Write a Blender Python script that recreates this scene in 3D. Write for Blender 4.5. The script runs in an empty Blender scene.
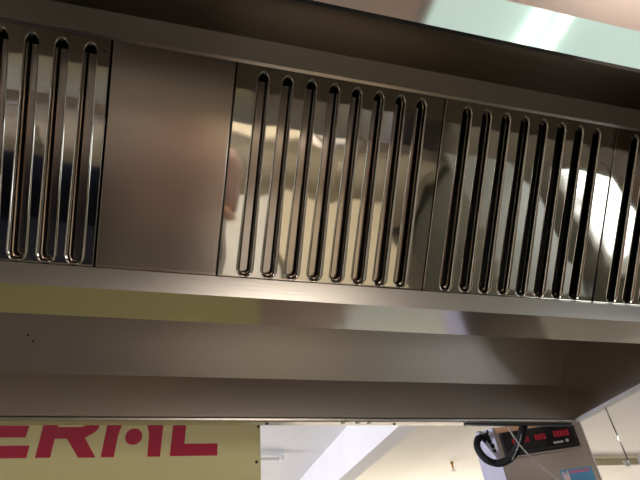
import bpy, bmesh, math, random
from mathutils import Vector, Matrix
random.seed(7)
S = bpy.context.scene
COL = S.collection
PI = math.pi

# ------------------------------------------------------------------ camera
CZ = 1.5
M = [[0.96393252, 0.08885994, 0.2510259], [-0.2532856, 0.59851413, 0.75935712], [-0.08097304, -0.79568643, 0.59952854]]
cam = bpy.data.cameras.new('camera')
cam.sensor_fit = 'HORIZONTAL'; cam.sensor_width = 36.0
cam.lens = 524.12 / 640 * 36.0
cam.clip_start = 0.02
co = bpy.data.objects.new('camera', cam); COL.objects.link(co)
co.matrix_world = Matrix(((M[0][0], -M[0][1], -M[0][2], 0), (M[1][0], -M[1][1], -M[1][2], 0), (M[2][0], -M[2][1], -M[2][2], CZ), (0, 0, 0, 1)))
S.camera = co

# ------------------------------------------------------------------ world, view
W = bpy.data.worlds.new('world'); S.world = W; W.use_nodes = True
W.node_tree.nodes['Background'].inputs[0].default_value = (0.62, 0.74, 0.9, 1)
W.node_tree.nodes['Background'].inputs[1].default_value = 1.0
S.view_settings.view_transform = 'Standard'; S.view_settings.look = 'None'
S.view_settings.gamma = 1; S.view_settings.use_curve_mapping = False
S.view_settings.exposure = 0.0

# ------------------------------------------------------------------ area lights (daylight at the windows, added kitchen fills)
def area(name, loc, direction, sx, sy, power, color):
    l = bpy.data.lights.new(name, 'AREA'); l.shape = 'RECTANGLE'; l.size = sx; l.size_y = sy; l.energy = power; l.color = color
    o = bpy.data.objects.new(name, l); COL.objects.link(o); o.location = loc
    o.rotation_euler = Vector(direction).to_track_quat('-Z', 'Y').to_euler()
    return o
area('window_daylight', (-3.4, 4.9, 1.5), (1, 0, 0.15), 3.2, 1.3, 235, (0.76, 0.79, 1.0))
area('window_daylight', (3.6, 7.85, 1.5), (0, -1, 0.2), 3.6, 1.2, 75, (1.0, 0.88, 0.70))
area('window_daylight', (2.93, -1.0, 1.35), (-1, 0, -0.1), 1.2, 0.8, 9, (0.86, 0.95, 1.0))
area('window_daylight', (1.0, -3.12, 1.6), (0, 1, -0.05), 1.0, 0.9, 24, (1.0, 0.90, 0.82))
area('cabinet_fill_light', (0.15, -0.95, 2.66), (0, -0.1, -1), 1.3, 0.12, 60, (1.0, 0.91, 0.80))  # added fill at the unseen batten lamp, brightens the cabinets
area('ceiling_fill_light', (1.27, 0.20, 2.86), (0.1, 0.5, 1), 0.18, 0.06, 3.8, (1.0, 0.93, 0.86))  # added upward fill above the pendant, brightens the kitchen ceiling

# ------------------------------------------------------------------ materials
def mat(name):
    m = bpy.data.materials.new(name); m.use_nodes = True
    return m, m.node_tree.nodes, m.node_tree.links, m.node_tree.nodes['Principled BSDF']
def noise_col(name, c1, c2, scale=5, rough=0.6, vec=(1, 1, 1), metal=0.0, bump=0.0, detail=4, coat=0.0, rough2=None):
    m, n, l, p = mat(name)
    tc = n.new('ShaderNodeTexCoord'); mp = n.new('ShaderNodeMapping'); mp.inputs['Scale'].default_value = vec
    l.new(tc.outputs['Object'], mp.inputs['Vector'])
    t = n.new('ShaderNodeTexNoise'); t.inputs['Scale'].default_value = scale; t.inputs['Detail'].default_value = detail
    l.new(mp.outputs[0], t.inputs['Vector'])
    r = n.new('ShaderNodeValToRGB'); r.color_ramp.elements[0].color = (*c1, 1); r.color_ramp.elements[1].color = (*c2, 1)
    r.color_ramp.elements[0].position = 0.3; r.color_ramp.elements[1].position = 0.7
    l.new(t.outputs['Fac'], r.inputs[0]); l.new(r.outputs[0], p.inputs['Base Color'])
    p.inputs['Roughness'].default_value = rough; p.inputs['Metallic'].default_value = metal
    if rough2 is not None:
        mr = n.new('ShaderNodeMapRange'); mr.inputs[1].default_value = 0.3; mr.inputs[2].default_value = 0.7
        mr.inputs[3].default_value = rough; mr.inputs[4].default_value = rough2
        l.new(t.outputs['Fac'], mr.inputs[0]); l.new(mr.outputs[0], p.inputs['Roughness'])
    if coat: p.inputs['Coat Weight'].default_value = coat; p.inputs['Coat Roughness'].default_value = 0.05
    if bump:
        b = n.new('ShaderNodeBump'); b.inputs['Strength'].default_value = bump; b.inputs['Distance'].default_value = 0.01
        l.new(t.outputs['Fac'], b.inputs['Height']); l.new(b.outputs[0], p.inputs['Normal'])
    return m
def steel(name, base, rough, wav=0.0, wscale=6.0, brush=0.0, bvec=(1, 60, 60), smudge=0.06):
    """stainless steel: slow waviness, fine brushing, greasy smudges in the gloss"""
    m, n, l, p = mat(name)
    tc = n.new('ShaderNodeTexCoord')
    p.inputs['Metallic'].default_value = 1.0
    t = n.new('ShaderNodeTexNoise'); t.inputs['Scale'].default_value = 2.5; t.inputs['Detail'].default_value = 1.5
    l.new(tc.outputs['Object'], t.inputs['Vector'])
    mx = n.new('ShaderNodeMix'); mx.data_type = 'RGBA'
    mx.inputs[6].default_value = (*[c * 0.9 for c in base], 1); mx.inputs[7].default_value = (*[min(1, c * 1.07) for c in base], 1)
    l.new(t.outputs['Fac'], mx.inputs[0]); l.new(mx.outputs[2], p.inputs['Base Color'])
    mr = n.new('ShaderNodeMapRange'); mr.inputs[1].default_value = 0.0; mr.inputs[2].default_value = 1.0
    mr.inputs[3].default_value = max(0.02, rough - smudge * 0.5); mr.inputs[4].default_value = rough + smudge * 0.5
    l.new(t.outputs['Fac'], mr.inputs[0]); l.new(mr.outputs[0], p.inputs['Roughness'])
    last = None
    if brush:
        mp = n.new('ShaderNodeMapping'); mp.inputs['Scale'].default_value = bvec; l.new(tc.outputs['Object'], mp.inputs['Vector'])
        t2 = n.new('ShaderNodeTexNoise'); t2.inputs['Scale'].default_value = 9; t2.inputs['Detail'].default_value = 3; l.new(mp.outputs[0], t2.inputs['Vector'])
        b = n.new('ShaderNodeBump'); b.inputs['Strength'].default_value = brush; b.inputs['Distance'].default_value = 0.002
        l.new(t2.outputs['Fac'], b.inputs['Height']); last = b
    if wav:
        t3 = n.new('ShaderNodeTexNoise'); t3.inputs['Scale'].default_value = wscale; t3.inputs['Detail'].default_value = 1; l.new(tc.outputs['Object'], t3.inputs['Vector'])
        b = n.new('ShaderNodeBump'); b.inputs['Strength'].default_value = wav; b.inputs['Distance'].default_value = 0.01
        l.new(t3.outputs['Fac'], b.inputs['Height'])
        if last: l.new(last.outputs[0], b.inputs['Normal'])
        last = b
    if last: l.new(last.outputs[0], p.inputs['Normal'])
    return m
def emis(name, c, s):
    m, n, l, p = mat(name)
    p.inputs['Base Color'].default_value = (*c, 1); p.inputs['Emission Color'].default_value = (*c, 1); p.inputs['Emission Strength'].default_value = s
    return m
def plain(name, c, rough=0.5, metal=0.0, coat=0.0):
    c2 = tuple(min(1, x * 1.08 + 0.002) for x in c)
    return noise_col(name, c, c2, scale=14, rough=rough, metal=metal, coat=coat)
def tiles(name, c1, c2, mortar, scale, rough):
    m, n, l, p = mat(name)
    tc = n.new('ShaderNodeTexCoord'); b = n.new('ShaderNodeTexBrick')
    b.offset = 0.0; b.inputs['Scale'].default_value = scale; b.inputs['Brick Width'].default_value = 1; b.inputs['Row Height'].default_value = 1
    b.inputs['Mortar Size'].default_value = 0.015
    b.inputs['Color1'].default_value = (*c1, 1); b.inputs['Color2'].default_value = (*c2, 1); b.inputs['Mortar'].default_value = (*mortar, 1)
    l.new(tc.outputs['Object'], b.inputs['Vector']); l.new(b.outputs[0], p.inputs['Base Color']); p.inputs['Roughness'].default_value = rough
    return m

M_hood = steel('brushed_shaded_steel', (0.38, 0.335, 0.295), 0.25, brush=0.12, bvec=(1, 60, 60))  # base darkened: shade of the hood interior is put into the colour
M_far = steel('matt_far_steel', (0.60, 0.54, 0.49), 0.38, brush=0.12, bvec=(1, 60, 60))  # same steel in a lighter copy, for the brighter lit far panels
M_fascia = steel('bright_skirt_steel', (0.62, 0.61, 0.58), 0.07, wav=0.06, wscale=4, brush=0.05)
M_gutter = steel('polished_gutter_steel', (0.60, 0.57, 0.52), 0.13, wav=0.10, wscale=5)
M_lip = steel('gutter_lip_steel', (0.49, 0.455, 0.41), 0.30, brush=0.08)
M_filter = steel('mirror_filter_steel', (0.67, 0.63, 0.56), 0.05, wav=0.10, wscale=9, smudge=0.03)
M_blank = steel('brushed_blank_steel', (0.60, 0.52, 0.455), 0.23, wav=0.03, wscale=3, brush=0.03, bvec=(60, 1, 60), smudge=0.02)
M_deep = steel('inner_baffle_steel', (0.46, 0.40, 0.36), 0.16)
M_dark = plain('cavity_black', (0.012, 0.010, 0.009), 0.7)  # near-black colour stands in for the cavity's shade behind the slots
M_edge = plain('dark_seam', (0.03, 0.025, 0.02), 0.5)
M_ceil = noise_col('ceiling_paint', (0.78, 0.75, 0.71), (0.82, 0.79, 0.75), 2.0, 0.9)
M_ceilk = noise_col('kitchen_ceiling_pink', (0.84, 0.70, 0.62), (0.88, 0.74, 0.66), 2.0, 0.9)  # pinker tone for the ceiling over the kitchen side
M_wall = noise_col('wall_paint', (0.66, 0.62, 0.55), (0.70, 0.66, 0.59), 3.0, 0.85)
M_tile = tiles('wall_tile', (0.38, 0.35, 0.29), (0.35, 0.32, 0.27), (0.18, 0.17, 0.14), 6.0, 0.25)
M_floor = tiles('floor_tile', (0.22, 0.21, 0.17), (0.20, 0.19, 0.155), (0.07, 0.065, 0.055), 3.3, 0.35)
M_cornice = plain('cornice_cream', (0.80, 0.74, 0.56), 0.6)
M_olive = plain('fascia_olive', (0.45, 0.41, 0.27), 0.7)
M_yellow = noise_col('sign_yellow', (0.84, 0.77, 0.37), (0.88, 0.81, 0.40), 3, 0.35, coat=1.0)
M_red = plain('sign_crimson', (0.55, 0.006, 0.055), 0.3, coat=0.6)
M_white = plain('white_plastic', (0.78, 0.78, 0.76), 0.4)
M_black = plain('black_plastic', (0.012, 0.012, 0.013), 0.3)
M_rubber = plain('black_rubber', (0.004, 0.004, 0.004), 0.9)
M_glassblack = plain('smoked_window', (0.010, 0.008, 0.009), 0.12)
M_silver = plain('lavender_silver_housing', (0.56, 0.53, 0.62), 0.35, metal=0.0)  # bluish reflection on the silver is put into this matt lavender colour
M_unit = steel('unit_steel', (0.43, 0.38, 0.34), 0.34, brush=0.1, bvec=(60, 60, 1))
M_led = emis('red_led', (0.30, 0.003, 0.015), 0.32)
M_badge = plain('grey_badge', (0.42, 0.42, 0.42), 0.4)
M_blue = plain('sticker_blue', (0.09, 0.33, 0.55), 0.4)
M_pink = plain('sticker_pink', (0.65, 0.16, 0.30), 0.4)
M_peach = plain('warm_light_peach', (0.85, 0.50, 0.30), 0.5)  # peach colour stands in for warm light along the unit's top
M_pale = plain('sticker_pale', (0.80, 0.62, 0.60), 0.4)
M_chrome = steel('chrome', (0.8, 0.79, 0.76), 0.12)
M_cable = plain('grey_cable', (0.50, 0.49, 0.45), 0.45)
M_brass = plain('brass', (0.45, 0.30, 0.10), 0.3, metal=1)
M_wood = noise_col('brown_wood', (0.10, 0.055, 0.03), (0.16, 0.09, 0.05), 4, 0.5, vec=(1, 12, 1))
M_counter = plain('pale_counter', (0.52, 0.58, 0.52), 0.4)
M_iron = plain('cast_iron', (0.02, 0.02, 0.02), 0.6)
M_ware = plain('glazed_white', (0.80, 0.79, 0.76), 0.2)
M_board = plain('cutting_board', (0.72, 0.66, 0.50), 0.5)
M_cab = plain('cabinet_laminate', (0.64, 0.58, 0.46), 0.5)
M_navy = plain('navy_plastic', (0.018, 0.022, 0.04), 0.4)
M_grey = plain('grey_enamel', (0.20, 0.21, 0.19), 0.4)
M_terra = plain('orange_plastic', (0.62, 0.25, 0.10), 0.4)
M_tube = emis('lit_tube', (0.93, 1.0, 0.90), 2.4)
M_diff = emis('lit_diffuser', (0.66, 0.86, 0.81), 0.85)
M_winK = emis('daylit_glass', (0.85, 0.94, 1.0), 1.6)
M_winR = emis('daylit_glass_dim', (1.0, 0.92, 0.82), 0.8)
M_winL = emis('daylit_glass_cool', (0.80, 0.87, 1.0), 2.5)
M_winW = emis('daylit_glass_warm', (1.0, 0.93, 0.80), 2.0)

# ------------------------------------------------------------------ helpers
def link(name, bm, m, parent=None, smooth=False, mats=None):
    me = bpy.data.meshes.new(name)
    bmesh.ops.recalc_face_normals(bm, faces=bm.faces)
    if smooth:
        for f in bm.faces: f.smooth = True
    bm.to_mesh(me); bm.free()
    for k in (mats or [m]): me.materials.append(k)
    o = bpy.data.objects.new(name, me); COL.objects.link(o)
    if parent: o.parent = parent
    return o
def box(bm, lo, hi, mi=0, bev=0.0):
    x0, y0, z0 = lo; x1, y1, z1 = hi
    vs = [bm.verts.new(p) for p in ((x0,y0,z0),(x1,y0,z0),(x1,y1,z0),(x0,y1,z0),(x0,y0,z1),(x1,y0,z1),(x1,y1,z1),(x0,y1,z1))]
    fs = [bm.faces.new([vs[i] for i in q]) for q in ((0,3,2,1),(4,5,6,7),(0,1,5,4),(1,2,6,5),(2,3,7,6),(3,0,4,7))]
    for f in fs: f.material_index = mi
    if bev: bmesh.ops.bevel(bm, geom=list({e for f in fs for e in f.edges}), offset=bev, segments=2, affect='EDGES', profile=0.5)
def BM(*boxes, bev=0.0):
    bm = bmesh.new()
    for b in boxes: box(bm, b[0], b[1], bev=bev)
    return bm
def prism(bm, poly, a, b, axis='x'):
    """closed 2-D outline swept from a to b along an axis; outline in the two other axes"""
    def P(p, t): return {'x': (t, p[0], p[1]), 'y': (p[0], t, p[1]), 'z': (p[0], p[1], t)}[axis]
    A = [bm.verts.new(P(p, a)) for p in poly]; B = [bm.verts.new(P(p, b)) for p in poly]
    n = len(poly)
    fa = bm.faces.new(A); fb = bm.faces.new(B[::-1])
    for i in range(n): bm.faces.new((A[i], B[i], B[(i+1)%n], A[(i+1)%n]))
def ribbon(bm, pts, th, a, b):
    """a bent sheet following pts (y,z) with thickness th on its left side, from x=a to x=b"""
    off = []
    for i, p in enumerate(pts):
        d0 = Vector(pts[i]) - Vector(pts[i-1]) if i else Vector(pts[1]) - Vector(pts[0])
        d1 = Vector(pts[i+1]) - Vector(pts[i]) if i < len(pts)-1 else d0
        d0.normalize(); d1.normalize()
        n0 = Vector((-d0.y, d0.x)); n1 = Vector((-d1.y, d1.x)); n = (n0+n1).normalized()
        off.append(Vector(p) + n * th / max(0.4, n.dot(n0)))
    prism(bm, [tuple(p) for p in pts] + [tuple(p) for p in reversed(off)], a, b)
def tube(bm, pts, r, seg=8, cap=True):
    pts = [Vector(p) for p in pts]; rings = []
    up = None
    for i, p in enumerate(pts):
        t = (pts[min(i+1, len(pts)-1)] - pts[max(i-1, 0)]).normalized()
        if up is None: up = Vector((0,0,1)) if abs(t.z) < 0.9 else Vector((1,0,0))
        u = t.cross(up).normalized(); v = u.cross(t).normalized(); up = v
        rr = r[i] if isinstance(r, (list, tuple)) else r
        rings.append([bm.verts.new(p + (u*math.cos(2*PI*k/seg) + v*math.sin(2*PI*k/seg))*rr) for k in range(seg)])
    for a, b in zip(rings, rings[1:]):
        for k in range(seg): bm.faces.new((a[k], a[(k+1)%seg], b[(k+1)%seg], b[k])).smooth = True
    if cap: bm.faces.new(rings[0][::-1]); bm.faces.new(rings[-1])
def lathe(bm, c, prof, seg=20):
    rings = [[bm.verts.new((c[0]+r*math.cos(2*PI*k/seg), c[1]+r*math.sin(2*PI*k/seg), c[2]+z)) for k in range(seg)] for r, z in prof]
    for a, b in zip(rings, rings[1:]):
        for k in range(seg): bm.faces.new((a[k], a[(k+1)%seg], b[(k+1)%seg], b[k])).smooth = True
    bm.faces.new(rings[0][::-1]); bm.faces.new(rings[-1])
def smoothpath(pts, n=8):
    P = [Vector(p) for p in pts]; out = []
    for i in range(len(P)-1):
        p0 = P[max(i-1,0)]; p1 = P[i]; p2 = P[i+1]; p3 = P[min(i+2, len(P)-1)]
        for k in range(n):
            t = k/n
            out.append(0.5*((2*p1)+(p2-p0)*t+(2*p0-5*p1+4*p2-p3)*t*t+(3*p1-3*p2+p3-p0)*t**3))
    out.append(P[-1]); return out
def empty(name, loc, rz=0):
    o = bpy.data.objects.new(name, None); COL.objects.link(o); o.location = loc; o.rotation_euler = (0, 0, rz); o.empty_display_size = 0.1
    return o
def tag(o, label, cat, group=None):
    o['label'] = label; o['category'] = cat
    if group: o['group'] = group
    return o
def struct(name, bm, m, label=None):
    o = link(name, bm, m); o['kind'] = 'structure'
    if label: o['label'] = label
    return o
def Z(u): return CZ + u

# ------------------------------------------------------------------ the room
XL, XR, YB, YF, ZC = -3.5, 5.83, -3.2, 8.0, 3.0
XK = 3.0                                             # right wall of the kitchen side
struct('floor', BM(((XL-.2, YB-.2, -0.1), (XR+.2, YF+.2, 0))), M_floor)
struct('ceiling', BM(((XL-.2, 1.3, ZC), (XR+.2, YF+.2, ZC+0.1))), M_ceil)
struct('ceiling_kitchen', BM(((XL-.2, YB-.2, ZC), (XR+.2, 1.3, ZC+0.1))), M_ceilk)
struct('wall_left', BM(((XL-.1, YB, 0), (XL, YF, ZC))), M_wall)
struct('wall_right', BM(((XR, YB, 0), (XR+.1, YF, ZC))), M_wall)
struct('wall_far', BM(((XL, YF, 0), (XR, YF+.1, ZC))), M_wall)
struct('wall_rear', BM(((XL, YB-.1, 0), (XR, YB, ZC))), M_tile)
struct('wall_kitchen', BM(((XK, YB, 0), (XK+.12, 0.9, ZC))), M_tile)
struct('trim_1', BM(((1.59, YB, Z(1.136)), (1.747, YF, ZC))), M_ceil, 'long ceiling beam running away above the hood end')
struct('trim_2', BM(((4.4, 5.75, Z(1.39)), (XR, YF, ZC))), M_ceil, 'lowered ceiling bay at the right')
struct('trim_3', BM(((4.4, 5.735, Z(1.39)), (XR, 5.75, Z(1.468)))), M_olive, 'olive fascia of the lowered ceiling bay')
struct('trim_4', BM(((4.4, 5.70, Z(1.468)), (XR, 5.75, ZC)), bev=0.006), M_cornice, 'cream cornice above the olive fascia')

def window(n, plane, c, w, h, m, mull=2):
    """framed daylit window; plane gives the wall it stands in and its inward side"""
    fr = bmesh.new(); gl = bmesh.new(); t = 0.05
    def B(bm, u0, u1, v0, v1, d0, d1):
        if plane[0] == 'x':
            a, b = sorted((c[0]+plane[1]*d0, c[0]+plane[1]*d1)); box(bm, (a, c[1]+u0, c[2]+v0), (b, c[1]+u1, c[2]+v1))
        else:
            a, b = sorted((c[1]+plane[1]*d0, c[1]+plane[1]*d1)); box(bm, (c[0]+u0, a, c[2]+v0), (c[0]+u1, b, c[2]+v1))
    B(gl, -w/2, w/2, -h/2, h/2, 0.0, 0.01)
    B(fr, -w/2-t, w/2+t, h/2, h/2+t, 0, 0.04); B(fr, -w/2-t, w/2+t, -h/2-t, -h/2, 0, 0.06)
    B(fr, -w/2-t, -w/2, -h/2, h/2, 0, 0.04); B(fr, w/2, w/2+t, -h/2, h/2, 0, 0.04)
    for k in range(1, mull): B(fr, -w/2+w*k/mull-.02, -w/2+w*k/mull+.02, -h/2, h/2, 0.01, 0.035)
    o = link('window_%d' % n, fr, M_white); o['kind'] = 'structure'
    link('pane', gl, m, o)
window(1, ('x', 1), (XL, 4.9, 1.5), 3.2, 1.3, M_winL, 3)
window(2, ('y', -1), (3.6, YF, 1.5), 3.6, 1.2, M_winW, 4)
window(3, ('x', -1), (XK, -1.0, 1.35), 1.3, 0.9, M_winK, 2)
window(4, ('y', 1), (1.0, YB, 1.6), 1.0, 0.9, M_winR, 2)

# ------------------------------------------------------------------ exhaust hood
HX0, HX1 = -1.20, 1.588
YFAR, YNEAR = 1.785, 0.306
RZ, FOLD, TOP = Z(0.600), Z(0.751), Z(1.119)
hood = empty('exhaust_hood', (0.2, 1.05, RZ))
tag(hood, 'large brushed stainless steel exhaust hood hanging over the cooking line', 'exhaust hood')
def hp(name, bm, m, parent=hood, smooth=False):
    o = link(name, bm, m, None, smooth); o.parent = parent
    off = Vector((0.2, 1.05, RZ)) if parent is hood else Vector((0, 0, 0))
    if parent is hood: o.location = -off
    return o
slope = 0.0585/0.098
def inc(y, z0, z1, s): return y - s*slope*(z1-z0)
yft = inc(YFAR, FOLD, TOP, 1); ynt = inc(YNEAR, FOLD, TOP, -1)
b = bmesh.new(); prism(b, [(YFAR, RZ+.011), (YFAR, FOLD), (YFAR+.0022, FOLD), (YFAR+.0022, RZ+.011)], HX0, HX1); hp('far_skirt', b, M_far)
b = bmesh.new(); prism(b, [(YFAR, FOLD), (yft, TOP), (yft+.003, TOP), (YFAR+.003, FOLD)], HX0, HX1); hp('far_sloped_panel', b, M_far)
b = bmesh.new(); prism(b, [(YNEAR, RZ+.004), (YNEAR, FOLD-.03), (YNEAR+.003, FOLD-.03), (YNEAR+.003, RZ+.004)], HX0, HX1); o = hp('near_skirt', b, M_fascia); o['label'] = 'bright near skirt reflecting the kitchen lamp'
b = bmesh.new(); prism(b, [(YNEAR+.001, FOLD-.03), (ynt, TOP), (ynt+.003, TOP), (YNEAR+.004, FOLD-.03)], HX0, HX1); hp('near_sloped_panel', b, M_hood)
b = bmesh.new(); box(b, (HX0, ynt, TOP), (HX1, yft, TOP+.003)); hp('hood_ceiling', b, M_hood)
prof = [(YNEAR, RZ), (YNEAR, FOLD-.03), (ynt, TOP+.003), (yft+.003, TOP+.003), (YFAR+.003, FOLD), (YFAR+.003, RZ)]
for x in (HX0-.003, HX1):
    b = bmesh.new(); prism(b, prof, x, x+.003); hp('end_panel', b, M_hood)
# rolled rim: far, near and both ends
b = bmesh.new()
prism(b, [(1.788, Z(.598)), (1.780, Z(.600)), (1.779, Z(.606)), (1.781, Z(.6115)), (1.788, Z(.6115)), (1.826, Z(.6115)), (1.830, Z(.606)), (1.826, Z(.598))], HX0-.03, HX1+.012)
hp('far_rim', b, M_lip)
b = bmesh.new(); prism(b, [(YNEAR-.0015, Z(.600)), (YNEAR-.0015, Z(.606)), (YNEAR+.0035, Z(.606)), (YNEAR+.0035, Z(.600))], HX0-.01, HX1+.01); hp('near_rim', b, M_fascia)
for x0, x1 in ((HX1-.003, HX1+.022), (HX0-.025, HX0)):
    b = bmesh.new(); prism(b, [(x0, Z(.598)), (x0, Z(.610)), (x1, Z(.610)), (x1, Z(.598))], YNEAR+.008, 1.780, 'y'); hp('end_rim', b, M_ware if x0 > 0 else M_lip)
# clips and rivets along the far rim
for x in (.60, .655, .70):
    b = BM(((x, 1.784, Z(.594)), (x+.012, 1.80, Z(.5985))), bev=.001); hp('rim_clip', b, M_ware)
for x in (.335, .81):
    b = bmesh.new(); lathe(b, (x, 1.81, Z(.595)), [(.002,0), (.006,.001), (.006,.0035)], 10); hp('rim_rivet', b, M_edge)
# dark hanger bar under the rim above the unit
b = BM(((1.10, 1.80, Z(.5925)), (1.58, 1.818, Z(.598))), bev=.001); o = hp('hanging_bar', b, M_black); o['label'] = 'black bar under the rim'
# seam at the end panel
# double gutter below the filters
T = math.radians(47.82); ct, st = math.cos(T), math.sin(T)
GX0, GX1 = HX0, HX1
b = bmesh.new()
prism(b, [(.9961, Z(.6056)), (1.1173, Z(.6056)), (1.1173, Z(.657)), (1.1153, Z(.657)), (1.1153, Z(.6076)), (.9961, Z(.6076))], GX0, GX1)
g = hp('gutter', b, M_gutter)
b = bmesh.new(); prism(b, [(.9961, Z(.6056)), (.984, Z(.6478)), (.993, Z(.6548)), (.9945, Z(.6533)), (.9862, Z(.6468)), (.9981, Z(.6076))], GX0, GX1); o = hp('gutter_lip', b, M_lip)
# upper rail holding the filter tops
yt, zt = 1 - .48*ct, .6568 + .48*st
b = bmesh.new()
prism(b, [(yt+.004, Z(zt-.003)), (yt-.002, Z(zt+.001)), (yt-.046, Z(1.031)), (yt-.046, TOP), (yt-.044, TOP), (yt-.044, Z(1.033)), (yt, Z(zt+.004)), (yt+.006, Z(zt))], GX0, GX1)
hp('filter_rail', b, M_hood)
# dark plenum casing behind the filters
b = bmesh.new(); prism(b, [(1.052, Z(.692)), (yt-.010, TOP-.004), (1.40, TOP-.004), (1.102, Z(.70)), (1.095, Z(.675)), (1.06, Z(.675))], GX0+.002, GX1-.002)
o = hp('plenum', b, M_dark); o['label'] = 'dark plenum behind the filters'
b = bmesh.new(); prism(b, [(1.106, Z(.657)), (1.43, TOP-.002), (1.434, TOP-.002), (1.110, Z(.657))], GX0+.002, GX1-.002); hp('far_filter_bank', b, M_blank)
# duct up to the ceiling
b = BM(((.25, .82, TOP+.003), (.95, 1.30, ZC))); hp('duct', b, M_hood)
# greasy marks and rivets on the far sloped panel
for (x, y, u) in ((-.462, 1.723, .855), (-.445, 1.733, .838)):
    b = bmesh.new(); bmesh.ops.create_icosphere(b, subdivisions=2, radius=.0035, matrix=Matrix.Translation((x, y-.001, Z(u)))); hp('rivet', b, M_edge, smooth=True)

# ------------------------------------------------------------------ filters (local: x along the hood, y up the slope, z toward the camera)
def frame_filter(o, x):
    """place a filter so that its local y runs up the slope and local z faces the cook"""
    o.matrix_world = Matrix(((1, 0, 0, x), (0, -ct, -st, 1.0), (0, st, -ct, Z(.6568)), (0, 0, 0, 1)))
WF, HF = .5035, .4765
def slot_loop(cx, d, z, n=8):
    """slot outline d inside its outer edge: the rolled lip is broad at the foot and narrow at the tip"""
    w0 = .0202 - d; w1 = .0142 - d*.42; y0 = .0035 + d; y1 = .4675 - d*.9; pts = []
    for k in range(n+1):
        a = PI + PI*k/n; pts.append((cx + w0*math.cos(a), y0 + w0 + w0*math.sin(a), z))
    for k in range(n+1):
        a = PI*k/n; sn = math.sin(a); pts.append((cx + w1*math.cos(a), y1 - w1*1.45 + w1*1.45*sn*(.66 + .34*sn*sn), z))
    return pts
def filter_plate(slots):
    bm = bmesh.new()
    def loop(pts): 
        vs = [bm.verts.new(p) for p in pts]; es = [bm.edges.new((vs[i], vs[(i+1)%len(vs)])) for i in range(len(vs))]; return vs, es
    g = .0012; r = .0015
    ov, oe = loop([(g+r, g+r, 0), (WF-g-r, g+r, 0), (WF-g-r, HF-g-r, 0), (g+r, HF-g-r, 0)])
    edges = list(oe); lips = []
    for cx in slots:
        vs, es = loop(slot_loop(cx, 0, 0)); edges += es; lips.append((cx, vs))
    bmesh.ops.triangle_fill(bm, edges=edges, use_beauty=True)
    for f in bm.faces: f.smooth = False
    for cx, prev in lips:
        for (d, z) in ((.0007, .0007), (.0016, .0009), (.0024, .0004), (.0045, -.0008), (.0064, -.0024), (.0077, -.0060), (.0083, -.0120), (.0085, -.0180)):
            cur = [bm.verts.new(p) for p in slot_loop(cx, d, z)]
            n = len(cur)
            for i in range(n):
                f = bm.faces.new((prev[i], prev[(i+1)%n], cur[(i+1)%n], cur[i])); f.smooth = True
            prev = cur
    a = ov                                            # folded edges
    b2 = [bm.verts.new(p) for p in ((g, g, -r), (WF-g, g, -r), (WF-g, HF-g, -r), (g, HF-g, -r))]
    c2 = [bm.verts.new(p) for p in ((g, g, -.046), (WF-g, g, -.046), (WF-g, HF-g, -.046), (g, HF-g, -.046))]
    for A, B in ((a, b2), (b2, c2)):
        for i in range(4): bm.faces.new((A[i], A[(i+1)%4], B[(i+1)%4], B[i]))
    return bm
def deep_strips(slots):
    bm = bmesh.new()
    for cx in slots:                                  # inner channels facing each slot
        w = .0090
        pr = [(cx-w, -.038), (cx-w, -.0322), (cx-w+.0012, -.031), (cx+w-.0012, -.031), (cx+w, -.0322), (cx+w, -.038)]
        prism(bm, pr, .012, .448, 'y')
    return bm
slots8 = [.0610 + .0545*k for k in range(8)]
def make_filter(slots8=slots8):
    root = empty('baffle_filter', (0, 0, 0))
    link('face_plate', filter_plate(slots8), M_filter, root)
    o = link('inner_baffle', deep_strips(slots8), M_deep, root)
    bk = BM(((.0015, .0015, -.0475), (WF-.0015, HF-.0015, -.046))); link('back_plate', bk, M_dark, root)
    return root
F9 = make_filter([WF - .0385 - .0545*k for k in range(9)])
F0 = make_filter()
places = [(-.6830, 'mirror-polished slotted baffle filter at the left end beside the plain panel, showing four slots'),
          (.0775, 'slotted stainless baffle filter with all eight slots showing, right of the plain panel'),
          (.5815, 'slotted stainless baffle filter between the other full one and the cut-off one at right'),
          (1.0860, 'slotted stainless baffle filter cut off by the right edge of the photo')]
def copy_tree(root):
    c = root.copy(); COL.objects.link(c)
    for ch in list(root.children):
        d = ch.copy(); COL.objects.link(d); d.parent = c
    return c
for i, (x, lab) in enumerate(places):
    o = F9 if i == 0 else F0 if i == 1 else copy_tree(F0)
    frame_filter(o, x)
    tag(o, lab, 'filter', 'baffle filters in the hood')
# small punched hole near the corner of the left filter
b = bmesh.new(); lathe(b, (0, 0, 0), [(.0015, 0), (.0032, .0002), (.0032, .0008), (.002, .0012)], 12)
o = link('rivet', b, M_edge, F9); o.location = (WF-.0125, HF-.026, 0); o['label'] = 'dark rivet near the corner'
# plain panel
def blank(x0, x1, lab, grp):
    bm = bmesh.new(); box(bm, (.0012, .0012, -.020), (x1-x0-.0012, HF-.0012, 0), bev=.0012)
    o = link('blank_panel', bm, M_blank); frame_filter(o, x0); tag(o, lab, 'panel', grp)
blank(-.1770, .0765, 'plain brushed steel blanking panel between the slotted filters', None)

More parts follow.
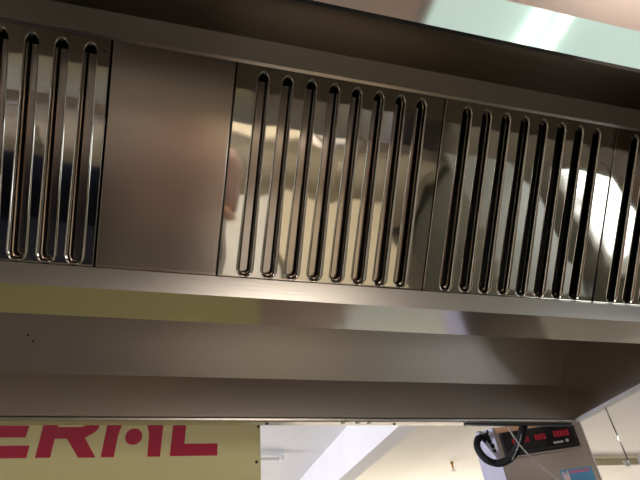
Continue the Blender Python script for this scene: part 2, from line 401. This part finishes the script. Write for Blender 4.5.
# ------------------------------------------------------------------ sign board beyond the hood
SY = 2.235
sb = empty('sign_board', (-.6, SY+.012, Z(.1)))
tag(sb, 'yellow sign board with crimson capital letters, hanging beyond the hood rim', 'sign board')
so = Vector((-.6, SY+.012, Z(.1)))
def sp(name, bm, m):
    o = link(name, bm, m, sb); o.location = -so; return o
sp('board', BM(((-1.75, SY, Z(-.50)), (.3845, SY+.022, Z(.90))), bev=.002), M_yellow)
TH = .0012
def glyph(name, polys):
    bm = bmesh.new()
    for p in polys: prism(bm, p, SY-TH, SY+.0005, 'y')
    return sp(name, bm, M_red)
z0 = Z(.611); hl = .194
def q(L, u): return (L, CZ+u)
glyph('letter_e', [[q(-.665,.611), q(-.4915,.611), q(-.490,.6556), q(-.617,.6556), q(-.613,.687), q(-.511,.687), q(-.507,.730), q(-.610,.730), q(-.606,.760), q(-.476,.760), q(-.472,.805), q(-.658,.805)]])
# letter R with bowl
def arc(cx, cz, rx, rz, a0, a1, n=10): return [(cx+rx*math.cos(math.radians(a0+(a1-a0)*k/n)), CZ+cz+rz*math.sin(math.radians(a0+(a1-a0)*k/n))) for k in range(n+1)]
outer = [q(-.462,.611), q(-.4105,.611), q(-.4085,.681), q(-.366,.681), q(-.3125,.6095), q(-.2515,.6095), q(-.302,.684)] + arc(-.315,.745,.062,.060,-55,90)[1:] + [q(-.457,.805)]
def holed(name, out, holes):
    bm = bmesh.new(); es = []
    for lp in [out]+holes:
        vs = [bm.verts.new((p[0], SY-TH, p[1])) for p in lp]
        es += [bm.edges.new((vs[i], vs[(i+1)%len(vs)])) for i in range(len(vs))]
    bmesh.ops.triangle_fill(bm, edges=es, use_beauty=True)
    r = bmesh.ops.extrude_face_region(bm, geom=list(bm.faces))
    for v in r['geom']:
        if isinstance(v, bmesh.types.BMVert): v.co.y = SY+.0005
    return sp(name, bm, M_red)
holed('letter_r', outer, [[q(-.407,.7245), q(-.325,.7245)] + arc(-.322,.7445,.020,.019,-80,80,6) + [q(-.325,.764), q(-.4045,.764)]])
# letter A as a rounded arch with a dot
glyph('letter_a', [[q(-.233,.610), q(-.1856,.610)] + [q(-.1818,.6856), q(-.1775,.715)] + arc(-.1235,.722,.050,.043,178,2,12) + [q(-.0655,.700), q(-.0625,.610), q(-.0146,.610), q(-.0133,.732)] + arc(-.073,.745,.060,.060,0,90,6) + arc(-.168,.745,.060,.060,90,180,6) + [q(-.2277,.7295)]])
bm = bmesh.new(); prism(bm, arc(-.1222,.6872,.0318,.0318,0,345,23), SY-TH, SY+.0005, 'y'); sp('letter_dot', bm, M_red)
glyph('letter_l', [[q(.0221,.611), q(.2074,.611), q(.2072,.6583), q(.0751,.6583), q(.0790,.805), q(.0270,.805)]])
for (x, u) in ((.367,.584), (.376,.7275), (.372,.505), (.367,.25)):
    bm = bmesh.new(); bmesh.ops.create_cone(bm, cap_ends=True, segments=12, radius1=.0065, radius2=.005, depth=.004, matrix=Matrix.Translation((x, SY-.002, Z(u))) @ Matrix.Rotation(PI/2, 4, 'X')); sp('screw', bm, M_edge)

# ------------------------------------------------------------------ batten lamp, sprinkler on the far ceiling
bt = empty('batten_lamp', (.6, 5.35, ZC)); tag(bt, 'unlit white batten lamp on the far ceiling beside the yellow board', 'lamp')
def at(par, name, bm, m, smooth=False):
    o = link(name, bm, m, par, smooth); o.location = -Vector(par.location); return o
at(bt, 'housing', BM(((0.05, 5.31, ZC-.045), (1.16, 5.39, ZC-.0005)), bev=.006), M_white)
bm = bmesh.new(); tube(bm, [(0.08, 5.35, ZC-.075), (1.12, 5.35, ZC-.075)], .014, 10); at(bt, 'tube', bm, M_ware)
at(bt, 'end_cap', BM(((1.11, 5.325, ZC-.095), (1.145, 5.375, ZC-.040)), bev=.004), M_white)
at(bt, 'end_cap', BM(((0.055, 5.325, ZC-.095), (0.085, 5.375, ZC-.040)), bev=.004), M_white)
sk = empty('sprinkler', (3.28, 5.88, ZC)); tag(sk, 'small brass ceiling sprinkler with a white rose, left of the steel display unit', 'sprinkler')
bm = bmesh.new(); lathe(bm, (3.28, 5.88, ZC-.075), [(.012, 0), (.012, .045), (.02, .05), (.02, .0745)], 10); at(sk, 'stem', bm, M_brass)
bm = bmesh.new(); lathe(bm, (3.28, 5.88, ZC-.105), [(.034, 0), (.038, .006), (.02, .02), (.012, .031)], 14); at(sk, 'rose', bm, M_ware)

# ------------------------------------------------------------------ steel display unit
A = Vector((1.965, 2.183)); B = Vector((1.608, 2.393))
e = (A-B).normalized(); nrm = Vector((e.y, -e.x))     # nrm points to the camera side
if nrm.dot(-A) < 0: nrm = -nrm
UT = Z(.770)
du = empty('display_unit', (1.85, 2.42, 0)); tag(du, 'tall stainless steel unit with a black panel of red digits and a blue sticker', 'display unit')
def W2(s, d=0.0):                                     # s along the face from its left corner, d out of the face
    p = B + e*s + nrm*d; return (p.x, p.y)
wid = (A-B).length
bm = bmesh.new(); prism(bm, [W2(0), W2(wid), W2(wid, -.30), W2(.10, -.34)], 0.02, UT, 'z'); bmesh.ops.bevel(bm, geom=[x for x in bm.edges], offset=.004, segments=2, affect='EDGES'); at(du, 'body', bm, M_unit)
bm = bmesh.new(); prism(bm, [W2(wid-.001, .0015), W2(wid+.004, .0015), W2(wid+.004, -.01), W2(wid-.001, -.01)], 0.02, UT, 'z'); o = at(du, 'edge_trim', bm, M_ware); o['label'] = 'pale bright edge trim'
# left wing with a rounded shoulder
C = Vector((1.560, 2.508))
bm = bmesh.new()
def wing_pt(f, z, d): 
    p = B + (C-B)*f; n2 = Vector(((C-B).y, -(C-B).x)).normalized()
    if n2.dot(-B) < 0: n2 = -n2
    p = p + n2*d; return bm.verts.new((p.x, p.y, z))
outl = [(0, .3), (1.0, .3), (1.0, Z(.50)), (1.04, Z(.66)), (1.08, Z(.735)), (1.0, Z(.757)), (.85, Z(.768)), (0, Z(.775))]
FA = [wing_pt(f, z, .004 if 0 < f < 1 else 0) for f, z in outl]; FB = [wing_pt(f, z, -.12) for f, z in outl]
bm.faces.new(FA); bm.faces.new(FB[::-1])
for i in range(len(outl)): bm.faces.new((FA[i], FB[i], FB[(i+1)%len(outl)], FA[(i+1)%len(outl)]))
o = at(du, 'side_wing', bm, M_silver); o['label'] = 'silver side wing'
# raised curved cheek along the wing
bm = bmesh.new(); rings = []
for k in range(15):
    t = k/14; z = Z(.775 - .155*t); wv = .034*(1-.25*t) if t < .9 else .034*.75*(1-(t-.9)/.1*.8)
    c0 = C + (B-C)*(.33 + .62*t**1.3)
    n2 = Vector(((C-B).y, -(C-B).x)).normalized(); n2 = n2 if n2.dot(-B) > 0 else -n2
    dd = (B-C).normalized(); row = []
    for j in range(7):
        a = PI*j/6; p = c0 + dd*(-math.cos(a)*wv*.5) + n2*(.003 + .020*math.sin(a)); row.append(bm.verts.new((p.x, p.y, z)))
    rings.append(row)
for a, b2 in zip(rings, rings[1:]):
    for j in range(6): bm.faces.new((a[j], a[j+1], b2[j+1], b2[j])).smooth = True
bm.faces.new(rings[0]); bm.faces.new(rings[-1][::-1])
o = at(du, 'cheek', bm, M_silver); o['label'] = 'rounded silver cheek'
# black display panel
def face_box(s0, s1, u0, u1, d0, d1, bev=0.0):
    bm = bmesh.new(); prism(bm, [W2(s0, d0), W2(s1, d0), W2(s1, d1), W2(s0, d1)], Z(u0), Z(u1), 'z')
    if bev: bmesh.ops.bevel(bm, geom=list(bm.edges), offset=bev, segments=3, affect='EDGES')
    return bm
dp = at(du, 'display_panel', face_box(.022, wid-.034, .622, .738, -.002, .014, .006), M_black)
dp['label'] = 'black display panel'
def onpanel(name, bm, m, lab=None):
    o = link(name, bm, m, dp); 
    if lab: o['label'] = lab
    return o
onpanel('smoked_window', face_box(.04, wid-.05, .640, .728, .014, .0148), M_glassblack)
SEG = {'8': 'abcdefg', '0': 'abcdef', '1': 'bc'}
def digits(s0, s1, uc, h, txt):
    bm = bmesh.new(); n = len(txt); pw = (s1-s0)/n; w = pw*.68; t = h*.15
    for k, ch in enumerate(txt):
        a = s0 + k*pw; L0, L1 = a, a+w; u0, u1, um = uc-h/2, uc+h/2, uc
        segs = {'a': (L0, L1, u1-t, u1), 'd': (L0, L1, u0, u0+t), 'g': (L0, L1, um-t/2, um+t/2), 'f': (L0, L0+t, um, u1), 'e': (L0, L0+t, u0, um), 'b': (L1-t, L1, um, u1), 'c': (L1-t, L1, u0, um)}
        for sgm in SEG[ch]:
            x = segs[sgm]; prism(bm, [W2(x[0], .0149), W2(x[1], .0149), W2(x[1], .0156), W2(x[0], .0156)], Z(x[2]), Z(x[3]), 'z')
    return bm
onpanel('led_digits', digits(.075, .100, .688, .024, '00'), M_led, 'red digits at the left')
onpanel('led_digits', digits(.128, .160, .688, .024, '00'), M_led, 'red digits behind the cable')
onpanel('led_digits', digits(.185, .240, .690, .026, '8800'), M_led, 'red digits in the middle')
onpanel('led_digits', digits(.275, .350, .692, .028, '00000'), M_led, 'red digits at the right')
onpanel('badge', face_box(.262, .308, .648, .658, .0149, .0156), M_badge, 'small grey badge plate')
bm = bmesh.new(); p = W2(.327, .0150); bmesh.ops.create_cone(bm, cap_ends=True, segments=16, radius1=.0085, radius2=.007, depth=.003, matrix=Matrix.Translation((p[0], p[1], Z(.655))) @ Matrix.Rotation(math.atan2(nrm.y, nrm.x), 4, 'Z') @ Matrix.Rotation(PI/2, 4, 'Y')); onpanel('knob', bm, M_badge, 'round grey knob')
at(du, 'panel_ledge', face_box(.05, wid-.03, .612, .620, -.001, .018, .002), M_unit)
o = at(du, 'warm_light_strip', face_box(.01, .25, .741, .766, -.001, .003), M_peach); o['label'] = 'strip above the black panel, warm light painted on in peach'
# sticker
st_ = at(du, 'sticker', face_box(.250, .392, .40, .530, -.0005, .001), M_blue); st_['label'] = 'light blue sticker with a pink heading'
o = link('sticker_heading', face_box(.288, .38, .511, .522, .001, .0014), M_pink, st_)
bm = bmesh.new()
prism(bm, [W2(.256, .001), W2(.286, .001), W2(.286, .0014), W2(.256, .0014)], Z(.467), Z(.507), 'z')
for k in range(3):
    s = .256 + .011*k; prism(bm, [W2(s, .001), W2(s+.007, .001), W2(s+.007, .0014), W2(s, .0014)], Z(.505), Z(.523-.006*(k % 2)), 'z')
link('sticker_picture', bm, M_pale, st_)

# ------------------------------------------------------------------ hanging hose, cable, chain, hook
def pix(x, y, F):
    c = Vector(((x-320)/524.12, (y-240)/524.12, 1)); r = Vector([sum(M[i][k]*c[k] for k in range(3)) for i in range(3)])
    r = r / r.y * F; return (r.x, r.y, CZ + r.z)
hose_pts = [(1.372, 2.16, 2.155), (1.356, 2.15, 2.12)]
hose = smoothpath([pix(486,437,2.43), pix(478,439,2.40), pix(477,448,2.34), pix(485,459,2.22), pix(497,463.5,2.17), pix(509,459,2.10), pix(517,448,2.02), pix(521,436,1.92), pix(523,426,1.826)], 22)
bm = bmesh.new(); rad = [.0150 + .0022*math.cos(i*2.094) for i in range(len(hose))]; tube(bm, hose, rad, 10)
hz = link('coiled_hose', bm, M_rubber); tag(hz, 'black ribbed hose looping from the hood rim to the silver wing of the display unit', 'hose')
bm = bmesh.new()
for (x, y, r) in ((486,436,.016), (489,441,.015), (492,446,.013), (484,441,.010), (494,451,.009), (487,432,.009)):
    bmesh.ops.create_icosphere(bm, subdivisions=2, radius=r, matrix=Matrix.Translation(pix(x, y, 2.37)) @ Matrix.Rotation(x, 4, 'Z') @ Matrix.Scale(.6, 4, (1, 0, 0)))
o = link('hose_clamp', bm, M_rubber, hz, True); o['label'] = 'knobbly black clamp at the hose end'
bm = bmesh.new(); tube(bm, smoothpath([pix(508.5,425.5,1.825), pix(510,431,1.86), pix(517,442,1.95), pix(528,455,2.0), pix(541,467,2.02), pix(553,476,2.02), pix(566,488,2.02), pix(580,510,2.02)], 8), .0036, 8)
tag(link('cable', bm, M_cable), 'thin pale grey cable drooping from the hood rim across the display unit', 'cable')
bm = bmesh.new(); cp = smoothpath([pix(521,427,1.83), pix(521,434,1.88), pix(519,443,1.94), pix(516,451,1.98), pix(512,460,2.0)], 5)
for i, p in enumerate(cp): bmesh.ops.create_icosphere(bm, subdivisions=1, radius=.0032, matrix=Matrix.Translation(p))
tube(bm, cp, .001, 5)
tag(link('bead_chain', bm, M_chrome), 'fine pale bead chain hanging beside the black hose', 'chain')
hk = empty('hanging_hook', (1.6, 1.62, RZ)); tag(hk, 'thin metal rod with a small white hook hanging from the hood end rim', 'hook')
ht = Vector((1.6005, 1.62, Z(.5985)))
bm = bmesh.new(); tube(bm, [ht, ht + Vector((.006, .003, -.19))], .0028, 8); at(hk, 'rod', bm, M_chrome)
be = ht + Vector((.006, .003, -.19))
bm = bmesh.new(); tube(bm, smoothpath([be, be+Vector((0,0,-.010)), be+Vector((-.008,0,-.017)), be+Vector((-.017,0,-.012)), be+Vector((-.019,0,0))], 5), .0042, 8); at(hk, 'hook_tip', bm, M_ware)

# ------------------------------------------------------------------ added batten lamp, then the kitchen lamp reflected in the near skirt
l2 = empty('batten_lamp', (.15, -.95, ZC)); tag(l2, 'lit batten lamp added unseen behind the cook to brighten the cabinets', 'lamp')
at(l2, 'housing', BM(((-.55, -1.0, 2.68), (.85, -.90, 2.72)), bev=.004), M_white)
bm = bmesh.new(); tube(bm, [(-.52, -.95, 2.662), (.82, -.95, 2.662)], .015, 10); at(l2, 'tube', bm, M_tube)
for x in (-.4, .7): bm = bmesh.new(); tube(bm, [(x, -.95, 2.72), (x, -.95, ZC-.0005)], .004, 6); at(l2, 'suspension_wire', bm, M_chrome)
lf = empty('pendant_lamp', (1.03, .01, ZC)); tag(lf, 'lit hanging lamp over the cook, reflected in the bright hood skirt', 'lamp')
at(lf, 'housing', BM(((.56, -.22, 2.80), (1.38, .24, 2.84)), bev=.004), M_white)
at(lf, 'diffuser', BM(((.58, -.20, 2.794), (1.36, .22, 2.80))), M_diff)
for x in (.8, 1.25): bm = bmesh.new(); tube(bm, [(x, .01, 2.84), (x, .01, ZC-.0005)], .004, 6); at(lf, 'suspension_wire', bm, M_chrome)
for x, rr in ((.875, .014), (.950, .008)):
    bm = bmesh.new(); tube(bm, [(x, -.19, 2.775), (x, .20, 2.775)], rr, 10); at(lf, 'tube', bm, M_tube)

# ------------------------------------------------------------------ what the polished steel reflects
rg = empty('cooking_range', (.2, 1.05, 0)); tag(rg, 'stainless cooking range standing under the hood', 'range')
at(rg, 'body', BM(((-1.1, .72, .02), (1.5, 1.5, .86)), bev=.006), M_iron)
at(rg, 'cooktop', BM(((-1.12, .70, .86), (1.52, 1.52, .89)), bev=.004), M_iron)
for x in (-.75, -.2, .35, .9):
    for y in (.92, 1.28):
        bm = bmesh.new()
        for k in range(-2, 3): box(bm, (x-.2, y+k*.035-.006, .905), (x+.2, y+k*.035+.006, .92)); 
        for k in (-1, 0, 1): box(bm, (x+k*.15-.006, y-.09, .89), (x+k*.15+.006, y+.09, .906))
        at(rg, 'grate', bm, M_iron)
def table(name, x0, x1, y0, y1, h, top, lab, m2=M_hood):
    t = empty(name, ((x0+x1)/2, (y0+y1)/2, 0)); tag(t, lab, 'table')
    at(t, 'tabletop', BM(((x0, y0, h-.04), (x1, y1, h)), bev=.004), top)
    for x in (x0+.04, x1-.08):
        for y in (y0+.04, y1-.08): at(t, 'leg', BM(((x, y, 0), (x+.04, y+.04, h-.04))), m2)
    return t
kc = empty('base_cabinet', (.5, -1.75, 0)); tag(kc, 'long cream kitchen base cabinet behind the cook', 'cabinet')
at(kc, 'carcass', BM(((-1.6, -2.2, .08), (1.9, -1.38, .84))), M_cab)
at(kc, 'plinth', BM(((-1.55, -2.15, 0), (1.85, -1.45, .08))), M_edge)
at(kc, 'worktop', BM(((-1.62, -2.22, .84), (1.92, -1.34, .86)), bev=.004), M_lip)
for k in range(5):
    x = -1.6 + .7*k
    dr = at(kc, 'door', BM(((x+.01, -1.38, .10), (x+.69, -1.36, .83)), bev=.004), M_cab)
    hd = link('handle', BM(((x+.60, -1.36, .55), (x+.62, -1.335, .72)), bev=.003), M_chrome, dr)
table('serving_table', .48, 1.26, 2.7, 4.0, .75, M_wood, 'brown wooden table beyond the sign board')
table('serving_table', 1.34, 2.5, 2.8, 3.9, .75, M_counter, 'pale green topped table beyond the hood')
tag(link('cutting_board', BM(((.15, -1.75, .86), (.75, -1.35, .885)), bev=.004), M_board), 'cream cutting board on the work table', 'cutting board')
for i, (x, y, r) in enumerate(((1.05, -1.55, .14), (1.5, -1.7, .12), (-.45, -1.55, .13))):
    bm = bmesh.new(); lathe(bm, (x, y, .861), [(r*.5, 0), (r*.62, .004), (r, .018), (r*.97, .021), (r*.6, .009), (r*.4, .008)], 24)
    tag(link('plate', bm, M_ware), ('white plate beside the cutting board', 'white plate at the right end of the work table', 'white plate at the left end of the work table')[i], 'plate', 'plates on the work table')
bm = bmesh.new(); lathe(bm, (-.02, -1.46, .86), [(.05, 0), (.075, .10), (.07, .10), (.046, .006)], 20); tag(link('bowl', bm, M_terra), 'orange plastic bowl on the front edge of the work table', 'bowl')
fz = empty('chest_freezer', (2.3, -.9, 0)); tag(fz, 'grey chest freezer against the kitchen wall', 'freezer')
at(fz, 'body', BM(((1.98, -1.9, .03), (2.6, -.1, .82)), bev=.01), M_grey)
at(fz, 'lid', BM(((1.97, -1.91, .822), (2.61, -.09, .88)), bev=.012), M_grey)

# ------------------------------------------------------------------ the photographer, mirrored in the polished filters
def skin(name, chains, m, parent=None, sub=2):
    """chains: lists of (x, y, z, radius); a chain's first vertex may be (chain index, vertex index)"""
    me = bpy.data.meshes.new(name); vs = []; es = []; rad = []; idx = []
    for ch in chains:
        row = []
        for k, p in enumerate(ch):
            if len(p) == 2: row.append(idx[p[0]][p[1]])
            else: vs.append(p[:3]); rad.append(p[3]); row.append(len(vs)-1)
            if k: es.append((row[-2], row[-1]))
        idx.append(row)
    me.from_pydata(vs, es, [])
    o = bpy.data.objects.new(name, me); COL.objects.link(o)
    sm = o.modifiers.new('skin', 'SKIN'); sm.use_smooth_shade = True
    me.skin_vertices.new() if not me.skin_vertices else None
    for i, rr in enumerate(rad):
        q_ = rr if isinstance(rr, tuple) else (rr, rr)
        me.skin_vertices[0].data[i].radius = q_; me.skin_vertices[0].data[i].use_root = (i == 0)
    sb_ = o.modifiers.new('sub', 'SUBSURF'); sb_.levels = sub; sb_.render_levels = sub
    me.materials.append(m)
    if parent: o.parent = parent
    return o
M_skin = plain('skin', (0.55, 0.31, 0.21), 0.5)
M_shirt = plain('mauve_shirt', (0.36, 0.25, 0.21), 0.85)
M_trouser = plain('dark_trousers', (0.03, 0.03, 0.04), 0.85)
M_hair = plain('dark_hair', (0.02, 0.015, 0.012), 0.6)
M_shoe = plain('black_shoes', (0.015, 0.015, 0.015), 0.5)
PY = -.42
body = [[(0, PY, .95, (.15, .10)), (0, PY, 1.10, (.135, .095)), (0, PY, 1.25, (.155, .105)), (0, PY, 1.38, (.14, .085)), (0, PY+.01, 1.455, .052), (0, PY+.03, 1.51, .056), (0, PY+.04, 1.60, (.075, .092)), (0, PY+.03, 1.68, (.062, .078))]]
for s_ in (-1, 1):
    body.append([(0, 3), (.185*s_, PY+.01, 1.375, .056), (.215*s_, PY+.12, 1.24, .043), (.225*s_, PY+.20, 1.14, .038), (.16*s_, PY+.29, 1.27, .033), (.105*s_, PY+.345, 1.385, .024), (.098*s_, PY+.352, 1.425, (.034, .018)), (.096*s_, PY+.356, 1.46, (.034, .015))])
    body.append([(0, 0), (.095*s_, PY, .86, .088), (.10*s_, PY+.01, .50, .056), (.10*s_, PY-.01, .30, .052), (.10*s_, PY-.02, .10, .036), (.105*s_, PY+.06, .045, .036), (.11*s_, PY+.15, .035, .030)])
pr = skin('person', body, M_skin)
tag(pr, 'person in a mauve shirt holding up a phone, seen only as a reflection', 'person')
skin('hair', [[(0, PY-.02, 1.55, .06), (0, PY+.0, 1.64, .085), (0, PY+.045, 1.70, .062), (0, PY+.09, 1.70, .025)]], M_hair, pr)
sh = [[(0, PY, .93, (.165, .115)), (0, PY, 1.10, (.15, .108)), (0, PY, 1.25, (.168, .118)), (0, PY, 1.385, (.145, .095)), (0, PY+.005, 1.43, .062)]]
for s_ in (-1, 1): sh.append([(0, 3), (.19*s_, PY+.01, 1.378, .068), (.218*s_, PY+.12, 1.24, .056), (.228*s_, PY+.19, 1.15, .052)])
skin('shirt', sh, M_shirt, pr)
tr = [[(0, PY, .94, (.158, .11))]]
for s_ in (-1, 1): tr.append([(0, 0), (.095*s_, PY, .85, .10), (.10*s_, PY+.01, .50, .068), (.10*s_, PY-.01, .12, .060)])
skin('trousers', tr, M_trouser, pr)
for s_ in (-1, 1): skin('shoe', [[(.102*s_, PY-.035, .05, .048), (.106*s_, PY+.06, .045, .047), (.112*s_, PY+.17, .034, .034)]], M_shoe, pr)
for s_ in (-1, 1):
    bm = bmesh.new(); bmesh.ops.create_icosphere(bm, subdivisions=2, radius=.010, matrix=Matrix.Translation((.031*s_, PY+.118, 1.615))); link('eye', bm, M_ware, pr, True)
skin('nose', [[(0, PY+.125, 1.615, .007), (0, PY+.142, 1.575, .012), (0, PY+.125, 1.567, .009)]], M_skin, pr)
for s_ in (-1, 1):
    bm = bmesh.new(); bmesh.ops.create_icosphere(bm, subdivisions=2, radius=.03, matrix=Matrix.Translation((.078*s_, PY+.03, 1.605)) @ Matrix.Diagonal((.35, .6, 1, 1))); link('ear', bm, M_skin, pr, True)
bm = bmesh.new(); bmesh.ops.create_icosphere(bm, subdivisions=2, radius=.024, matrix=Matrix.Translation((0, PY+.122, 1.548)) @ Matrix.Diagonal((1, .4, .28, 1))); link('mouth', bm, M_terra, pr, True)
for s_ in (-1, 1):                                    # fingers behind the phone's edge, thumb in front
    for k in range(4):
        x = .094 - .004*k; z = 1.448 + .014*k; ln = (.9, 1.05, 1.0, .8)[k]
        skin('finger', [[(x*s_, PY+.358, z, .009), ((x-.006)*s_, PY+.376+.004*ln, z+.008, .0085), ((x-.020*ln)*s_, PY+.385, z+.012, .008), ((x-.036*ln)*s_, PY+.388, z+.014, .007)]], M_skin, pr, 1)
    skin('thumb', [[(.090*s_, PY+.345, 1.425, .012), (.082*s_, PY+.338, 1.445, .010), (.070*s_, PY+.342, 1.468, .0085)]], M_skin, pr, 1)
ph = empty('phone', (0, -.05, 1.44)); tag(ph, 'black phone held up by the mirrored person', 'phone')
R3 = co.matrix_world.to_3x3().to_4x4()
def onphone(name, bm, m):
    o = link(name, bm, m, ph); o.matrix_local = Matrix.Rotation(math.radians(35), 4, 'X'); return o
onphone('case', BM(((-.074, -.004, -.036), (.074, .004, .036)), bev=.003), M_black)
onphone('screen', BM(((-.068, -.0048, -.032), (.068, -.0042, .032))), M_glassblack)

def crate(name, x0, x1, y0, y1, h, m, lab, cat):
    bm = bmesh.new(); t = .012
    box(bm, (x0, y0, .0), (x1, y1, .03))
    for a in ((x0, y0, x1, y0+t), (x0, y1-t, x1, y1), (x0, y0+t, x0+t, y1-t), (x1-t, y0+t, x1, y1-t)): box(bm, (a[0], a[1], .03), (a[2], a[3], h))
    for z in (h*.45, h*.97): 
        box(bm, (x0-.01, y0-.01, z-.01), (x1+.01, y0, z+.01)); box(bm, (x0-.01, y1, z-.01), (x1+.01, y1+.01, z+.01))
        box(bm, (x0-.01, y0, z-.01), (x0, y1, z+.01)); box(bm, (x1, y0, z-.01), (x1+.01, y1, z+.01))
    tag(link(name, bm, m), lab, cat)
crate('storage_bin', -1.35, -.45, -1.15, -.15, .62, M_navy, 'dark blue bin on the kitchen floor behind the cook', 'bin')
crate('storage_crate', .66, 1.5, -1.15, -.28, .50, M_board, 'cream crate on the kitchen floor behind the cook', 'crate')
crate('storage_crate', .27, .60, -1.15, -.28, .46, M_white, 'white crate on the kitchen floor behind the cook', 'crate')
for x0, x1, y0, y1, z, m, lab in ((.67, 1.49, -1.14, -.29, .515, M_board, 'cream lid on the larger crate'), (.28, .59, -1.14, -.29, .475, M_white, 'white lid on the smaller crate')):
    tag(link('crate_lid', BM(((x0-.02, y0-.02, z-.004), (x1+.02, y1+.02, z+.015)), bev=.004), m), lab, 'lid')
for i, (x, y, rr, h) in enumerate(((.75, -1.95, .10, .18), (1.25, -2.0, .13, .24), (-.75, -1.95, .12, .2))):
    bm = bmesh.new(); lathe(bm, (x, y, .861), [(rr*.95, 0), (rr, .01), (rr, h), (rr*1.04, h+.004), (rr*1.04, h+.012), (rr*.5, h+.03), (.012, h+.034), (.018, h+.055)], 28)
    o = link('stock_pot', bm, (M_chrome, M_ware, M_chrome)[i]); tag(o, ('small steel pot beside the cutting board on the cabinet', 'large white lidded pot at the right of the cabinet', 'steel pot at the left of the cabinet')[i], 'pot')
